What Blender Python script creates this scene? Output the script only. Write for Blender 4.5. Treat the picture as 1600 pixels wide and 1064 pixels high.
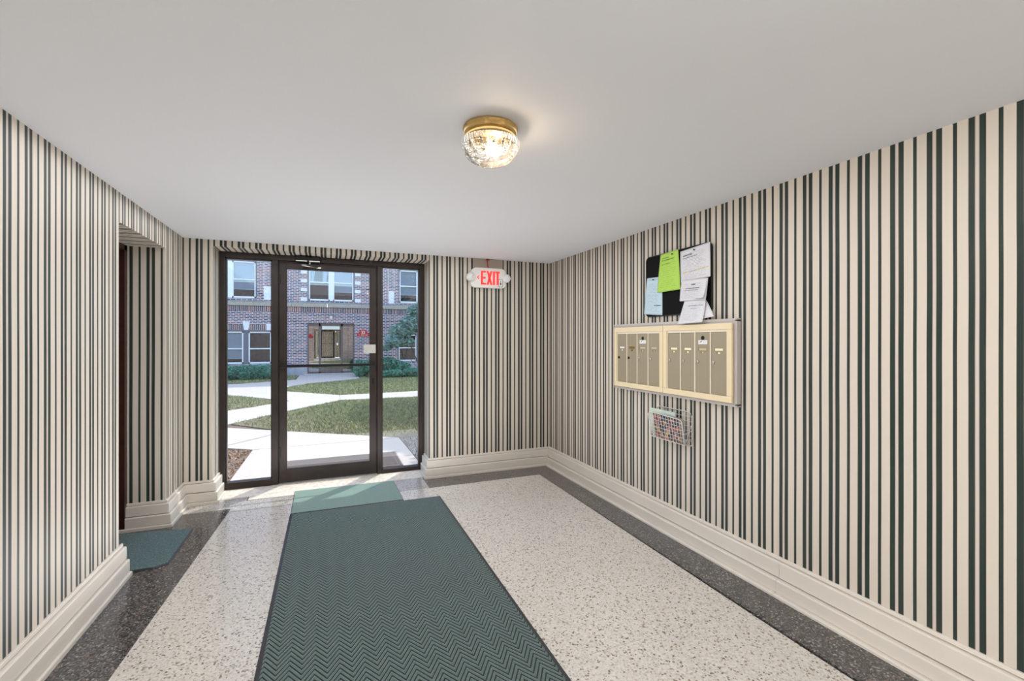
import bpy, bmesh, math, random
import numpy as np
from mathutils import Vector, Matrix
random.seed(7); rng = np.random.default_rng(7)
for o in list(bpy.data.objects): bpy.data.objects.remove(o)
S = bpy.context.scene
C = S.collection

# ------------------------------------------------------------------ camera, sky, sun, area light, exposure
YAW = 0.3855
cam = bpy.data.cameras.new('camera'); cam.sensor_width = 36; cam.lens = 711.1/1600*36; cam.clip_start = .02; cam.clip_end = 300
co = bpy.data.objects.new('camera', cam); C.objects.link(co)
co.location = (0, 0, 1.5); co.rotation_euler = (math.pi/2, 0, -YAW); S.camera = co

W = bpy.data.worlds.new('sky'); S.world = W; W.use_nodes = True
nt = W.node_tree; bg = nt.nodes['Background']
sky = nt.nodes.new('ShaderNodeTexSky'); sky.sky_type = 'NISHITA'; sky.sun_disc = False
sky.sun_elevation = math.radians(68); sky.sun_rotation = math.radians(45); sky.air_density = 1.0; sky.dust_density = 1.2
nt.links.new(sky.outputs[0], bg.inputs[0]); bg.inputs[1].default_value = 0.75

sl = bpy.data.lights.new('sun', 'SUN'); sl.energy = 3.5; sl.angle = math.radians(.6); sl.color = (1, .95, .87)
so = bpy.data.objects.new('sun', sl); C.objects.link(so); so.location = (6, 10, 20)
so.rotation_euler = Vector((-.80, -.80, -2.3)).to_track_quat('-Z', 'Y').to_euler()

def area(name, loc, direction, sx, sy, power, color):
    l = bpy.data.lights.new(name, 'AREA'); l.shape = 'RECTANGLE'; l.size = sx; l.size_y = sy; l.energy = power; l.color = color
    o = bpy.data.objects.new(name, l); C.objects.link(o); o.location = loc
    o.rotation_euler = Vector(direction).to_track_quat('-Z', 'Y').to_euler(); return o
area('hall_fill_left', (-3.4, -1.9, 1.35), (1, .75, .0), 1.9, 2.0, 230, (1, .985, .965))  # added fill light behind the camera, no window stands here
area('hall_fill_right', (4.7, -1.9, 1.35), (-1, .75, .0), 1.9, 2.0, 230, (1, .985, .965))  # matching added fill on the other side, also without a window
area('upward_fill', (.25, 3.75, .03), (0, 0, 1), 2.2, 1.7, 34, (.99, .99, 1))  # added fill near the floor to brighten the ceiling, no lamp body
area('overhead_fill', (.45, 2.6, 2.42), (0, 0, -1), 3.2, 4.2, 58, (.93, .955, 1))  # added fill under the ceiling to brighten floor and walls, no fixture
S.view_settings.view_transform = 'Standard'; S.view_settings.look = 'None'
S.view_settings.exposure = 0.0; S.view_settings.gamma = 1; S.view_settings.use_curve_mapping = False

# ------------------------------------------------------------------ helpers
def meta(o, label=None, cat=None, group=None, kind=None):
    if label: o['label'] = label
    if cat: o['category'] = cat
    if group: o['group'] = group
    if kind: o['kind'] = kind
    return o
def empty(name, loc=(0, 0, 0), rz=0, label=None, cat=None, group=None, kind=None, parent=None):
    o = bpy.data.objects.new(name, None); C.objects.link(o); o.location = loc; o.rotation_euler = (0, 0, rz)
    o.empty_display_size = .1
    if parent: o.parent = parent
    return meta(o, label, cat, group, kind)
def obj(name, bm, mats, parent=None, smooth=False, bevel=0, loc=None):
    me = bpy.data.meshes.new(name); bm.to_mesh(me); bm.free()
    if not isinstance(mats, (list, tuple)): mats = [mats]
    for m in mats: me.materials.append(m)
    if smooth: me.polygons.foreach_set('use_smooth', [True]*len(me.polygons))
    o = bpy.data.objects.new(name, me); C.objects.link(o)
    if parent: o.parent = parent
    if loc: o.location = loc
    if bevel:
        b = o.modifiers.new('bevel', 'BEVEL'); b.width = bevel; b.segments = 2; b.limit_method = 'ANGLE'
    return o
def NB(): return bmesh.new()
def box(bm, x0, x1, y0, y1, z0, z1, mi=0, ux=0., uy=0., zaxis='x', mat=None):
    """box with a metre-true UV: u runs along the face, v up"""
    uvl = bm.loops.layers.uv.verify()
    if x0 > x1: x0, x1 = x1, x0
    if y0 > y1: y0, y1 = y1, y0
    if z0 > z1: z0, z1 = z1, z0
    vs = [bm.verts.new((x, y, z)) for z in (z0, z1) for y in (y0, y1) for x in (x0, x1)]
    F = [((0, 2, 3, 1), 'z'), ((4, 5, 7, 6), 'z'), ((0, 1, 5, 4), 'x'), ((2, 6, 7, 3), 'x'), ((0, 4, 6, 2), 'y'), ((1, 3, 7, 5), 'y')]
    for idx, ax in F:
        f = bm.faces.new([vs[i] for i in idx]); f.material_index = mi
        a = zaxis if ax == 'z' else ax
        for l in f.loops:
            c = l.vert.co
            if ax == 'z': l[uvl].uv = (c.x-ux, c.y) if a == 'x' else (c.y-uy, c.x)
            else: l[uvl].uv = (c.x-ux, c.z) if a == 'x' else (c.y-uy, c.z)
    if mat:
        for v in vs: v.co = mat @ v.co
    return vs
def bx(name, dims, mat, parent=None, bevel=0):
    bm = NB(); box(bm, *dims); return obj(name, bm, mat, parent, bevel=bevel)
def prism(bm, pts, z0, z1, mi=0, fn=None):
    """extrude a 2D polygon; fn maps (a,b,h) -> xyz"""
    fn = fn or (lambda a, b, h: (a, b, h))
    lo = [bm.verts.new(fn(a, b, z0)) for a, b in pts]; hi = [bm.verts.new(fn(a, b, z1)) for a, b in pts]
    n = len(pts)
    fs = [bm.faces.new(list(reversed(lo))), bm.faces.new(hi)]
    for i in range(n): fs.append(bm.faces.new((lo[i], lo[(i+1) % n], hi[(i+1) % n], hi[i])))
    for f in fs: f.material_index = mi
    bmesh.ops.recalc_face_normals(bm, faces=fs)
def tube(bm, pts, r, n=6, mi=0, closed=False):
    pts = [Vector(p) for p in pts]; rings = []; N = len(pts)
    up = Vector((.13, .27, 1)).normalized()
    for i, p in enumerate(pts):
        if closed: t = (pts[(i+1) % N]-pts[i-1])
        else: t = (pts[min(i+1, N-1)]-pts[max(i-1, 0)])
        t.normalize(); a = t.cross(up)
        if a.length < .05: a = t.cross(Vector((1, 0, 0)))
        a.normalize(); b = t.cross(a)
        rings.append([bm.verts.new(p+r*(math.cos(k*2*math.pi/n)*a+math.sin(k*2*math.pi/n)*b)) for k in range(n)])
    for i in range(N if closed else N-1):
        A, B = rings[i], rings[(i+1) % N]
        for k in range(n):
            f = bm.faces.new((A[k], A[(k+1) % n], B[(k+1) % n], B[k])); f.material_index = mi; f.smooth = True
    if not closed:
        bm.faces.new(list(reversed(rings[0]))).material_index = mi; bm.faces.new(rings[-1]).material_index = mi
def lathe(bm, prof, n=48, disp=None, M=None, mi=0, smooth=True):
    """profile of (r,z) turned about z"""
    rings = []
    for j, (r, z) in enumerate(prof):
        if r < 1e-5: rings.append([bm.verts.new((0, 0, z))]); continue
        ring = []
        for k in range(n):
            a = 2*math.pi*k/n; rr, zz = (r, z) if not disp else disp(r, z, a, j)
            ring.append(bm.verts.new((rr*math.cos(a), rr*math.sin(a), zz)))
        rings.append(ring)
    for A, B in zip(rings, rings[1:]):
        for k in range(n):
            k2 = (k+1) % n
            if len(A) == 1 and len(B) == 1: continue
            if len(A) == 1: q = (A[0], B[k2], B[k])
            elif len(B) == 1: q = (A[k], A[k2], B[0])
            else: q = (A[k], A[k2], B[k2], B[k])
            f = bm.faces.new(q); f.smooth = smooth; f.material_index = mi
    if M:
        for R in rings:
            for v in R: v.co = M @ v.co
def np_mesh(name, V, F, mat, parent=None, k=3):
    me = bpy.data.meshes.new(name); V = np.asarray(V, np.float32); F = np.asarray(F, np.int32)
    me.vertices.add(len(V)); me.vertices.foreach_set('co', V.ravel())
    me.loops.add(F.size); me.loops.foreach_set('vertex_index', F.ravel())
    me.polygons.add(len(F)); me.polygons.foreach_set('loop_start', np.arange(0, F.size, k, dtype=np.int32))
    me.update(calc_edges=True); me.materials.append(mat)
    o = bpy.data.objects.new(name, me); C.objects.link(o)
    if parent: o.parent = parent
    return o
def struct(o, label, cat): return meta(o, label, cat, kind='structure')

# ------------------------------------------------------------------ materials
def mat(name, col=(.8, .8, .8), rough=.5, metal=0., spec=.5, bump=0, bscale=50, var=0, emis=None, estr=0, coat=0):
    m = bpy.data.materials.new(name); m.use_nodes = True; t = m.node_tree; p = t.nodes['Principled BSDF']
    p.inputs['Base Color'].default_value = (*col, 1); p.inputs['Roughness'].default_value = rough
    p.inputs['Metallic'].default_value = metal; p.inputs['Specular IOR Level'].default_value = spec
    p.inputs['Coat Weight'].default_value = coat
    if emis: p.inputs['Emission Color'].default_value = (*emis, 1); p.inputs['Emission Strength'].default_value = estr
    if bump or var:
        tc = t.nodes.new('ShaderNodeTexCoord'); n = t.nodes.new('ShaderNodeTexNoise'); n.inputs['Scale'].default_value = bscale
        n.inputs['Detail'].default_value = 4; t.links.new(tc.outputs['Object'], n.inputs['Vector'])
        if bump:
            b = t.nodes.new('ShaderNodeBump'); b.inputs['Strength'].default_value = bump; b.inputs['Distance'].default_value = .01
            t.links.new(n.outputs['Fac'], b.inputs['Height']); t.links.new(b.outputs[0], p.inputs['Normal'])
        if var:
            r = t.nodes.new('ShaderNodeValToRGB'); e = r.color_ramp.elements
            e[0].position = .3; e[1].position = .7
            e[0].color = (*[c*(1-var) for c in col], 1); e[1].color = (*[min(1, c*(1+var)) for c in col], 1)
            t.links.new(n.outputs['Fac'], r.inputs[0]); t.links.new(r.outputs[0], p.inputs['Base Color'])
    return m
class NT:
    """small node helper"""
    def __init__(s, name):
        s.m = bpy.data.materials.new(name); s.m.use_nodes = True; s.t = s.m.node_tree; s.p = s.t.nodes['Principled BSDF']
        s.tc = s.t.nodes.new('ShaderNodeTexCoord')
    def n(s, typ, **k):
        q = s.t.nodes.new('ShaderNode'+typ)
        for a, b in k.items(): setattr(q, a, b)
        return q
    def l(s, a, b): s.t.links.new(a, b)
    def val(s, x, sock):
        if isinstance(x, (int, float)): sock.default_value = x
        else: s.l(x, sock)
    def math(s, op, a, b=0., c=None):
        q = s.n('Math', operation=op); s.val(a, q.inputs[0]); s.val(b, q.inputs[1])
        if c is not None: s.val(c, q.inputs[2])
        return q.outputs[0]
    def ramp(s, fac, stops, const=False):
        q = s.n('ValToRGB'); cr = q.color_ramp
        if const: cr.interpolation = 'CONSTANT'
        while len(cr.elements) < len(stops): cr.elements.new(.5)
        for e, (p, c) in zip(cr.elements, stops): e.position = p; e.color = (*c, 1) if len(c) == 3 else c
        s.l(fac, q.inputs[0]); return q.outputs[0]
    def mix(s, fac, a, b, mode='MIX'):
        q = s.n('Mix', data_type='RGBA', blend_type=mode)
        s.val(fac, q.inputs[0])
        for x, so in ((a, q.inputs[6]), (b, q.inputs[7])):
            if isinstance(x, tuple): so.default_value = (*x, 1)
            else: s.l(x, so)
        return q.outputs[2]
    def noise(s, vec, scale, detail=3, dist=0):
        q = s.n('TexNoise'); q.inputs['Scale'].default_value = scale; q.inputs['Detail'].default_value = detail
        q.inputs['Distortion'].default_value = dist; s.l(vec, q.inputs['Vector']); return q.outputs['Fac']
    def xyz(s, vec):
        q = s.n('SeparateXYZ'); s.l(vec, q.inputs[0]); return q.outputs
    def comb(s, x, y, z=0.):
        q = s.n('CombineXYZ'); s.val(x, q.inputs[0]); s.val(y, q.inputs[1]); s.val(z, q.inputs[2]); return q.outputs[0]
    def bump(s, h, strength=.5, dist=.01):
        b = s.n('Bump'); b.inputs['Strength'].default_value = strength; b.inputs['Distance'].default_value = dist
        s.l(h, b.inputs['Height']); s.l(b.outputs[0], s.p.inputs['Normal'])
    def color(s, c): s.l(c, s.p.inputs['Base Color'])
    def rough(s, r): s.val(r, s.p.inputs['Roughness'])

P = .1445
def wallpaper():
    N = NT('striped_wallpaper'); uv = N.xyz(N.tc.outputs['UV'])
    wob = N.noise(N.tc.outputs['Object'], 1.3, 1)
    u = N.math('ADD', uv[0], N.math('MULTIPLY', N.math('SUBTRACT', wob, .5), .006))
    f = N.math('FRACT', N.math('ADD', N.math('DIVIDE', u, P), 100.0))
    cream = (.66, .585, .50); green = (.004, .021, .018); gap = (.62, .55, .50)
    col = N.ramp(f, [(0, green), (.047, cream), (.306, green), (.449, (.30, .24, .20)), (.462, gap), (.538, (.30, .24, .20)), (.551, green), (.694, cream), (.953, green)], True)
    g = N.noise(N.tc.outputs['Object'], 2.5, 4)
    col = N.mix(N.math('MULTIPLY', g, .10), col, (.45, .38, .30))
    N.color(col); N.rough(.45); N.p.inputs['Specular IOR Level'].default_value = .28
    N.bump(N.noise(N.tc.outputs['Object'], 160, 2), .08, .004)
    return N.m
def terrazzo(name, stops, rough, spec=.5, scale=115):
    N = NT(name); o = N.tc.outputs['Object']
    d = N.n('TexNoise'); d.inputs['Scale'].default_value = 60; N.l(o, d.inputs['Vector'])
    v2 = N.n('VectorMath', operation='MULTIPLY_ADD'); N.l(d.outputs['Color'], v2.inputs[0]); v2.inputs[1].default_value = (.012,)*3; N.l(o, v2.inputs[2])
    v = N.n('TexVoronoi', feature='F1'); v.inputs['Scale'].default_value = scale; v.inputs['Randomness'].default_value = 1; N.l(v2.outputs[0], v.inputs['Vector'])
    s = N.xyz(v.outputs['Color'])[0]
    col = N.ramp(s, stops, True)
    big = N.noise(o, 1.7, 4)
    col = N.mix(N.math('MULTIPLY', N.math('GREATER_THAN', v.outputs['Distance'], .62), .7), col, stops[len(stops)//2][1])
    col = N.mix(N.math('MULTIPLY', big, .22), col, (.42, .36, .29) if 'light' in name else (.05, .045, .04))
    N.color(col); N.rough(N.math('ADD', rough, N.math('MULTIPLY', big, .12))); N.p.inputs['Specular IOR Level'].default_value = spec; N.p.inputs['Coat Weight'].default_value = .7 if 'light' in name else .3; N.p.inputs['Coat Roughness'].default_value = .13; N.p.inputs['Coat IOR'].default_value = 1.6
    return N.m
M_wall = wallpaper()
M_tl = terrazzo('light_terrazzo', [(0, (.68, .64, .58)), (.36, (.58, .53, .46)), (.52, (.72, .68, .62)), (.70, (.46, .41, .35)), (.80, (.78, .75, .70)), (.88, (.26, .19, .13)), (.93, (.55, .50, .43)), (.965, (.12, .10, .09))], .16)
M_td = terrazzo('dark_terrazzo', [(0, (.030, .028, .027)), (.25, (.012, .011, .011)), (.45, (.075, .07, .066)), (.60, (.03, .027, .026)), (.72, (.17, .155, .15)), (.82, (.045, .038, .034)), (.90, (.32, .30, .29)), (.965, (.18, .09, .06))], .13, scale=130)
M_tg = terrazzo('daylight_toned_terrazzo', [(0, (.42, .40, .37)), (.36, (.34, .32, .29)), (.52, (.50, .48, .44)), (.70, (.25, .23, .21)), (.80, (.55, .53, .49)), (.88, (.20, .17, .14)), (.93, (.40, .38, .35)), (.965, (.10, .09, .08))], .16)  # border terrazzo made paler: sun and door reflection put into its colour
M_ceil = mat('ceiling_paint', (.75, .76, .79), .65, bump=.04, bscale=90)
M_base = mat('baseboard_paint', (.72, .66, .58), .38, var=.03, bscale=3)
M_bronze = mat('dark_bronze_metal', (.042, .032, .029), .34, metal=.5, var=.15, bscale=8)
M_chrome = mat('brushed_metal', (.62, .60, .57), .28, metal=1)
M_blackm = mat('black_metal', (.012, .011, .011), .35, metal=.4)
M_grout = mat('divider_strip_zinc', (.16, .14, .12), .5, metal=.3)
M_sub = mat('floor_bed_mortar', (.10, .09, .08), .9)
M_stone = mat('sill_limestone', (.62, .57, .50), .6, bump=.35, bscale=28, var=.18)
M_mahog = mat('dark_mahogany', (.035, .010, .006), .35, var=.25, bscale=14)
M_ivory = mat('ivory_enamel', (.80, .66, .43), .42)
M_ivory2 = mat('ivory_trim', (.82, .74, .60), .4)
M_khaki = mat('khaki_door_enamel', (.345, .285, .195), .38, metal=.15)
M_greyp = mat('grey_painted_wood', (.52, .48, .46), .5)
M_card = mat('cream_name_card', (.88, .82, .58), .6)
M_cardw = mat('white_name_card', (.82, .82, .80), .6)
M_brass = mat('aged_brass', (.30, .20, .07), .4, metal=.9)
M_tan = mat('tan_name_plate', (.55, .45, .30), .5)
M_white = mat('white_plastic', (.78, .76, .72), .4)
M_black = mat('black_board', (.005, .005, .006), .8, spec=.15)
M_wire = mat('white_coated_wire', (.80, .78, .76), .3)
M_red = mat('glowing_red_letter', (.8, .02, .02), .4, emis=(1, .035, .03), estr=1.0)
M_redc = mat('red_cable', (.45, .05, .03), .5)
M_patch = mat('bare_wall_plate', (.42, .34, .28), .7, bump=.1, bscale=30)
M_brasslamp = mat('satin_brass', (.62, .43, .17), .27, metal=1)
M_concrete = mat('pale_concrete', (.43, .385, .34), .85, bump=.25, bscale=30, var=.07)
M_dirt = mat('bare_soil', (.15, .105, .075), .95, bump=.8, bscale=25, var=.35)
M_lawn = mat('lawn_soil', (.14, .12, .07), .95, bump=.8, bscale=30, var=.35)
M_grass = mat('grass_blades', (.27, .29, .12), .6, var=.5, bscale=9)
M_grass2 = mat('dry_leaf_litter', (.40, .27, .17), .8, var=.3, bscale=9)
M_grass3 = mat('grey_litter', (.30, .28, .25), .8, var=.4, bscale=9)
M_dirt2 = mat('grey_soil', (.20, .18, .165), .95, bump=.8, bscale=25, var=.4)
M_yew = mat('evergreen_foliage', (.07, .25, .16), .55, var=.45, bscale=7)
M_treeleaf = mat('blue_green_leaves', (.22, .36, .31), .55, var=.3, bscale=4)
M_bark = mat('dark_bark', (.05, .035, .03), .9, bump=.5, bscale=30)
M_ledge = mat('ledge_sandstone', (.40, .35, .28), .8, bump=.3, bscale=12, var=.15)
M_block = mat('pale_quoin_stone', (.78, .75, .76), .8, var=.06, bscale=6)
M_plinth = mat('grey_plinth_stone', (.38, .37, .38), .85, var=.1, bscale=5)
M_winwhite = mat('white_window_sash', (.82, .82, .82), .5)
M_wingrey = mat('grey_window_casing', (.16, .155, .17), .6)
M_flash = mat('slate_flashing', (.28, .30, .36), .6)
M_redsign = mat('red_sign_enamel', (.55, .02, .025), .4)
M_cream = mat('cream_paint', (.85, .78, .62), .5)
M_blind = mat('window_blind', (.62, .64, .62), .7)
M_curtain = mat('white_curtain', (.78, .78, .78), .8)
M_dark = mat('dark_interior', (.02, .022, .026), .9)
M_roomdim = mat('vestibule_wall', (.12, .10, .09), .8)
M_rubber = mat('black_rubber_edge', (.035, .037, .045), .32)
M_extmat = mat('brown_rubber', (.16, .13, .12), .7)
M_pin = mat('dark_pin_head', (.02, .02, .025), .3)
M_lens = mat('lamp_lens', (.75, .75, .74), .12, coat=.5)

def brick(name, bw, rh, stops, mortar, ms=.011, swap=False):
    N = NT(name); x = N.xyz(N.tc.outputs['Object'])
    N.n('Value')
    v = N.comb(N.math('ADD', x[0], x[1]), x[2])
    b = N.n('TexBrick'); b.inputs['Scale'].default_value = 1; b.inputs['Brick Width'].default_value = bw; b.inputs['Row Height'].default_value = rh
    b.inputs['Mortar Size'].default_value = ms; b.inputs['Mortar Smooth'].default_value = .1; b.inputs['Bias'].default_value = 0
    b.inputs['Color1'].default_value = (0, 0, 0, 1); b.inputs['Color2'].default_value = (1, 1, 1, 1); b.inputs['Mortar'].default_value = (.5, .5, .5, 1)
    if swap: b.offset = 0
    N.l(v, b.inputs['Vector'])
    rgb = N.ramp(b.outputs['Color'], stops, True)
    c = N.mix(b.outputs['Fac'], rgb, mortar); g = N.noise(N.tc.outputs['Object'], 3, 3)
    N.color(N.mix(N.math('MULTIPLY', g, .25), c, (.10, .08, .08))); N.rough(.85)
    N.bump(N.math('SUBTRACT', 1., b.outputs['Fac']), .8, .012); return N.m
BR = [(0, (.08, .045, .05)), (.16, (.26, .08, .05)), (.32, (.04, .032, .045)), (.46, (.17, .075, .065)), (.6, (.34, .12, .07)), (.74, (.06, .04, .055)), (.88, (.22, .12, .10))]
M_brick = brick('dark_mixed_brick', .21, .072, BR, (.72, .66, .68), .014)
M_soldier = brick('soldier_course_brick', .075, .40, BR, (.62, .57, .58), .012, True)
M_brick2 = brick('tan_brick', .21, .072, [(0, (.42, .27, .20)), (.3, (.52, .36, .27)), (.6, (.36, .24, .19)), (.8, (.58, .42, .33))], (.55, .50, .45))

def glass_thin(name, tint=(1, 1, 1), refl=1.0, dark=0.0, rough=0.0, clear=1.0):
    """flat pane: fresnel reflection over straight-through transmission, part of it soaked up by a tint film"""
    m = bpy.data.materials.new(name); m.use_nodes = True; t = m.node_tree; t.nodes.clear()
    out = t.nodes.new('ShaderNodeOutputMaterial'); tr = t.nodes.new('ShaderNodeBsdfTransparent'); tr.inputs[0].default_value = (*tint, 1)
    gl = t.nodes.new('ShaderNodeBsdfGlossy'); gl.inputs['Roughness'].default_value = rough
    lw = t.nodes.new('ShaderNodeLayerWeight'); lw.inputs['Blend'].default_value = .5      # Schlick, alike from both sides
    pw = t.nodes.new('ShaderNodeMath'); pw.operation = 'POWER'; pw.inputs[1].default_value = 5
    m1 = t.nodes.new('ShaderNodeMath'); m1.operation = 'MULTIPLY_ADD'; m1.inputs[1].default_value = .96*refl*.5; m1.inputs[2].default_value = .03*refl+dark; m1.use_clamp = True
    mx = t.nodes.new('ShaderNodeMixShader')
    t.links.new(lw.outputs['Facing'], pw.inputs[0]); t.links.new(pw.outputs[0], m1.inputs[0]); t.links.new(m1.outputs[0], mx.inputs[0])
    t.links.new(tr.outputs[0], mx.inputs[1]); t.links.new(gl.outputs[0], mx.inputs[2]); t.links.new(mx.outputs[0], out.inputs[0])
    return m
M_glass = glass_thin('clear_pane', (.96, .98, .98), 1.0)
M_glassfar = glass_thin('reflective_pane', (.75, .8, .85), 1.0, .07)
M_glassdoor = glass_thin('entrance_pane', (.5, .5, .5), 1.0, .45)

# ------------------------------------------------------------------ room shell
XL, XR, YB, H = -1.216, 2.505, 4.96, 2.436
YR = -2.6                                   # rear of the hall, behind the camera
TH = .25
YW = -.5                                    # unseen hall behind the camera, widened to hold the added fill lights
OX0, OX1, OZ = -.985, 1.033, 2.38           # storefront opening
AY0, AY1, AZ = 3.583, 4.478, 2.248          # alcove opening in the left wall
YF = 5.22                                   # storefront front face

bm = NB(); box(bm, -4.2, 5.5, YR-.2, YW, H, H+.15); box(bm, XL-.9, XR+.2, YW, 5.30, H, H+.15)
struct(obj('ceiling', bm, M_ceil), 'smooth pale grey painted ceiling of the entrance hall', 'ceiling')
uyL = 2.5778
bm = NB()
box(bm, XL-TH, XL, YW, AY0, -.02, H, uy=uyL, ux=-1.244); box(bm, XL-TH, XL, AY0, AY1, AZ, H, uy=uyL, zaxis='y')
box(bm, XL-TH, XL, AY1, 5.30, -.02, H, uy=uyL, ux=-1.243)
struct(obj('wall_left', bm, M_wall), 'left wall in green and cream striped wallpaper, pierced by a doorway', 'wall')
bm = NB(); box(bm, XR, XR+.2, YW, 5.30, -.02, H, uy=1.9654)
struct(obj('wall_right', bm, M_wall), 'long right wall in green and cream striped wallpaper behind the mailboxes', 'wall')
bm = NB()
box(bm, XL, OX0, YB, 5.30, -.02, H, ux=-1.093+P/2, uy=5.0)
box(bm, OX1, XR, YB, 5.30, -.02, H, ux=1.1057+P/2, uy=5.03)
box(bm, OX0, OX1, YB, 5.30, OZ, H, ux=-.9031+P/2, zaxis='x')
struct(obj('wall_back', bm, M_wall), 'striped wallpapered end wall around the glass entrance', 'wall')
bm = NB(); box(bm, -4.2, 5.5, YR-.2, YR, -.02, H, ux=.3); box(bm, -4.2, XL-TH, YW, YW+.15, -.02, H); box(bm, XR+.2, 5.5, YW, YW+.15, -.02, H); box(bm, -4.3, -4.2, YR-.2, YW+.15, -.02, H); box(bm, 5.5, 5.6, YR-.2, YW+.15, -.02, H)
struct(obj('wall_rear', bm, M_wall), 'striped wallpapered wall behind the viewer', 'wall')
# floor: bed + terrazzo fields as parts
fl = struct(bx('floor', (-4.2, 5.5, YR, 5.0, -.14, -.012), M_sub), 'polished terrazzo floor with light fields and a dark border', 'floor')
def slab(name, pts, m, parent, z0=-.012, z1=0.0):
    bm = NB(); prism(bm, pts, z0, z1); return obj(name, bm, m, parent)
G = .0008
slab('terrazzo_panel', [(-.975, YR), (2.13, YR), (2.155, 1.875-G), (-.925, 1.875-G)], M_tl, fl)
slab('terrazzo_panel', [(-.925, 1.875+G), (2.155, 1.875+G), (2.20, 4.604), (-.80, 4.604)], M_tl, fl)
slab('terrazzo_border', [(-4.2, YR), (-.975-G, YR), (-.925-G, 1.875), (-.80-G, 4.604), (-.80-G, 4.70), (XL-.5, 4.70), (XL-.5, YW), (-4.2, YW)], M_td, fl)
slab('terrazzo_border', [(2.13+G, YR), (5.5, YR), (5.5, YW), (XR, YW), (XR, 5.0), (2.20+G, 4.604)], M_td, fl)
slab('terrazzo_border', [(.965, 4.606+G), (2.20, 4.606+G), (XR, 5.0), (.965, 5.0)], M_td, fl)
slab('terrazzo_border', [(XL-.1, 4.70+G), (-.80, 4.70+G), (-.80, 4.885), (-.7, 4.885), (-.7, 4.99), (XL-.1, 4.99)], M_tg, fl)
slab('terrazzo_border', [(-.80+G, 4.606+G), (.963, 4.606+G), (.963, 5.0), (.5, 4.99), (-.28, 4.99), (-.28, 4.885), (-.80+G, 4.885)], M_tg, fl)  # daylight reflected near the door is painted in as a paler border
slab('stone_strip', [(-.69, 4.89), (-.29, 4.89), (-.29, 5.0), (-.69, 5.0)], M_stone, fl, z1=.002)
# limestone door sill
bm = NB(); fn = lambda a, b, h: (h, a, b)
prism(bm, [(5.0, -.10), (5.40, -.10), (5.40, -.01), (5.33, .024), (5.20, .024), (5.012, .006), (5.0, 0.0)], OX0-.04, OX1+.04, fn=fn)
struct(obj('trim_1', bm, M_stone), 'worn limestone sill under the glass entrance', 'door sill')

# ------------------------------------------------------------------ baseboards: cap, upper board, lower board, shoe
PROF = dict(cap=(.012, .192, .210), backing_board=(.004, 0, .192), upper_board=(.030, .111, .188), lower_board=(.046, .029, .105), shoe_moulding=(.060, 0.0, .026))
PROFR = dict(cap=(.012, .192, .210), backing_board=(.004, 0, .192), upper_board=(.032, .098, .188), lower_board=(.062, .020, .092), shoe_moulding=(.088, 0.0, .018))
def base_seg(root, x0, y0, x1, y1, nx, ny, prof=PROF, e0=0, e1=0, x0e=0, x1e=0):
    """boards along the wall line, (nx,ny) into the room; e=1 mitres an outer corner, -1 an inner one; x0e/x1e add a square end"""
    d = Vector((x1-x0, y1-y0)); d.normalize(); n = Vector((nx, ny))
    for nm, (dep, z0, z1) in prof.items():
        bm = NB(); r = min(.007, dep*.35)
        sec = [(0, z0), (dep, z0), (dep, z1-r), (dep-r*.3, z1-r*.3), (dep-r, z1), (0, z1)]
        ends = [[bm.verts.new((*(Vector((x0, y0))-d*(s*e0+x0e)+n*s), z)) for s, z in sec], [bm.verts.new((*(Vector((x1, y1))+d*(s*e1+x1e)+n*s), z)) for s, z in sec]]
        k = len(sec)
        fs = [bm.faces.new(ends[0]), bm.faces.new(list(reversed(ends[1])))]
        for i in range(k): fs.append(bm.faces.new((ends[0][i], ends[1][i], ends[1][(i+1) % k], ends[0][(i+1) % k])))
        bmesh.ops.recalc_face_normals(bm, faces=fs)
        obj(nm, bm, M_base, root)
r = struct(empty('baseboard_left', (0, 0, 0)), 'stepped cream baseboard along the near left wall, cut off at the doorway', 'baseboard')
base_seg(r, XL, YW, XL, AY0, 1, 0, x1e=.032)
r = struct(empty('baseboard_alcove', (0, 0, 0)), 'stepped cream baseboard wrapping the short wall between doorway and glass entrance', 'baseboard')
base_seg(r, XL-TH-.04, AY1, XL, AY1, 0, -1, e1=1)
base_seg(r, XL, AY1, XL, YB, 1, 0, e0=1, e1=-1)
base_seg(r, XL, YB, OX0, YB, 0, -1, e0=-1, e1=1)
base_seg(r, OX0, YB, OX0, YF-.005, 1, 0, e0=1)
r = struct(empty('baseboard_back', (0, 0, 0)), 'stepped cream baseboard under the exit sign wall', 'baseboard')
base_seg(r, OX1, YB, XR, YB, 0, -1, e0=1, e1=-1)
base_seg(r, OX1, YB, OX1, YF-.005, -1, 0, e0=1)
r = struct(empty('baseboard_right', (0, 0, 0)), 'long stepped cream baseboard along the right wall', 'baseboard')
base_seg(r, XR, 1.90-.001, XR, YB, -1, 0, PROFR, e1=-1); base_seg(r, XR, YW, XR, 1.90-.003, -1, 0, PROFR)

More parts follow.
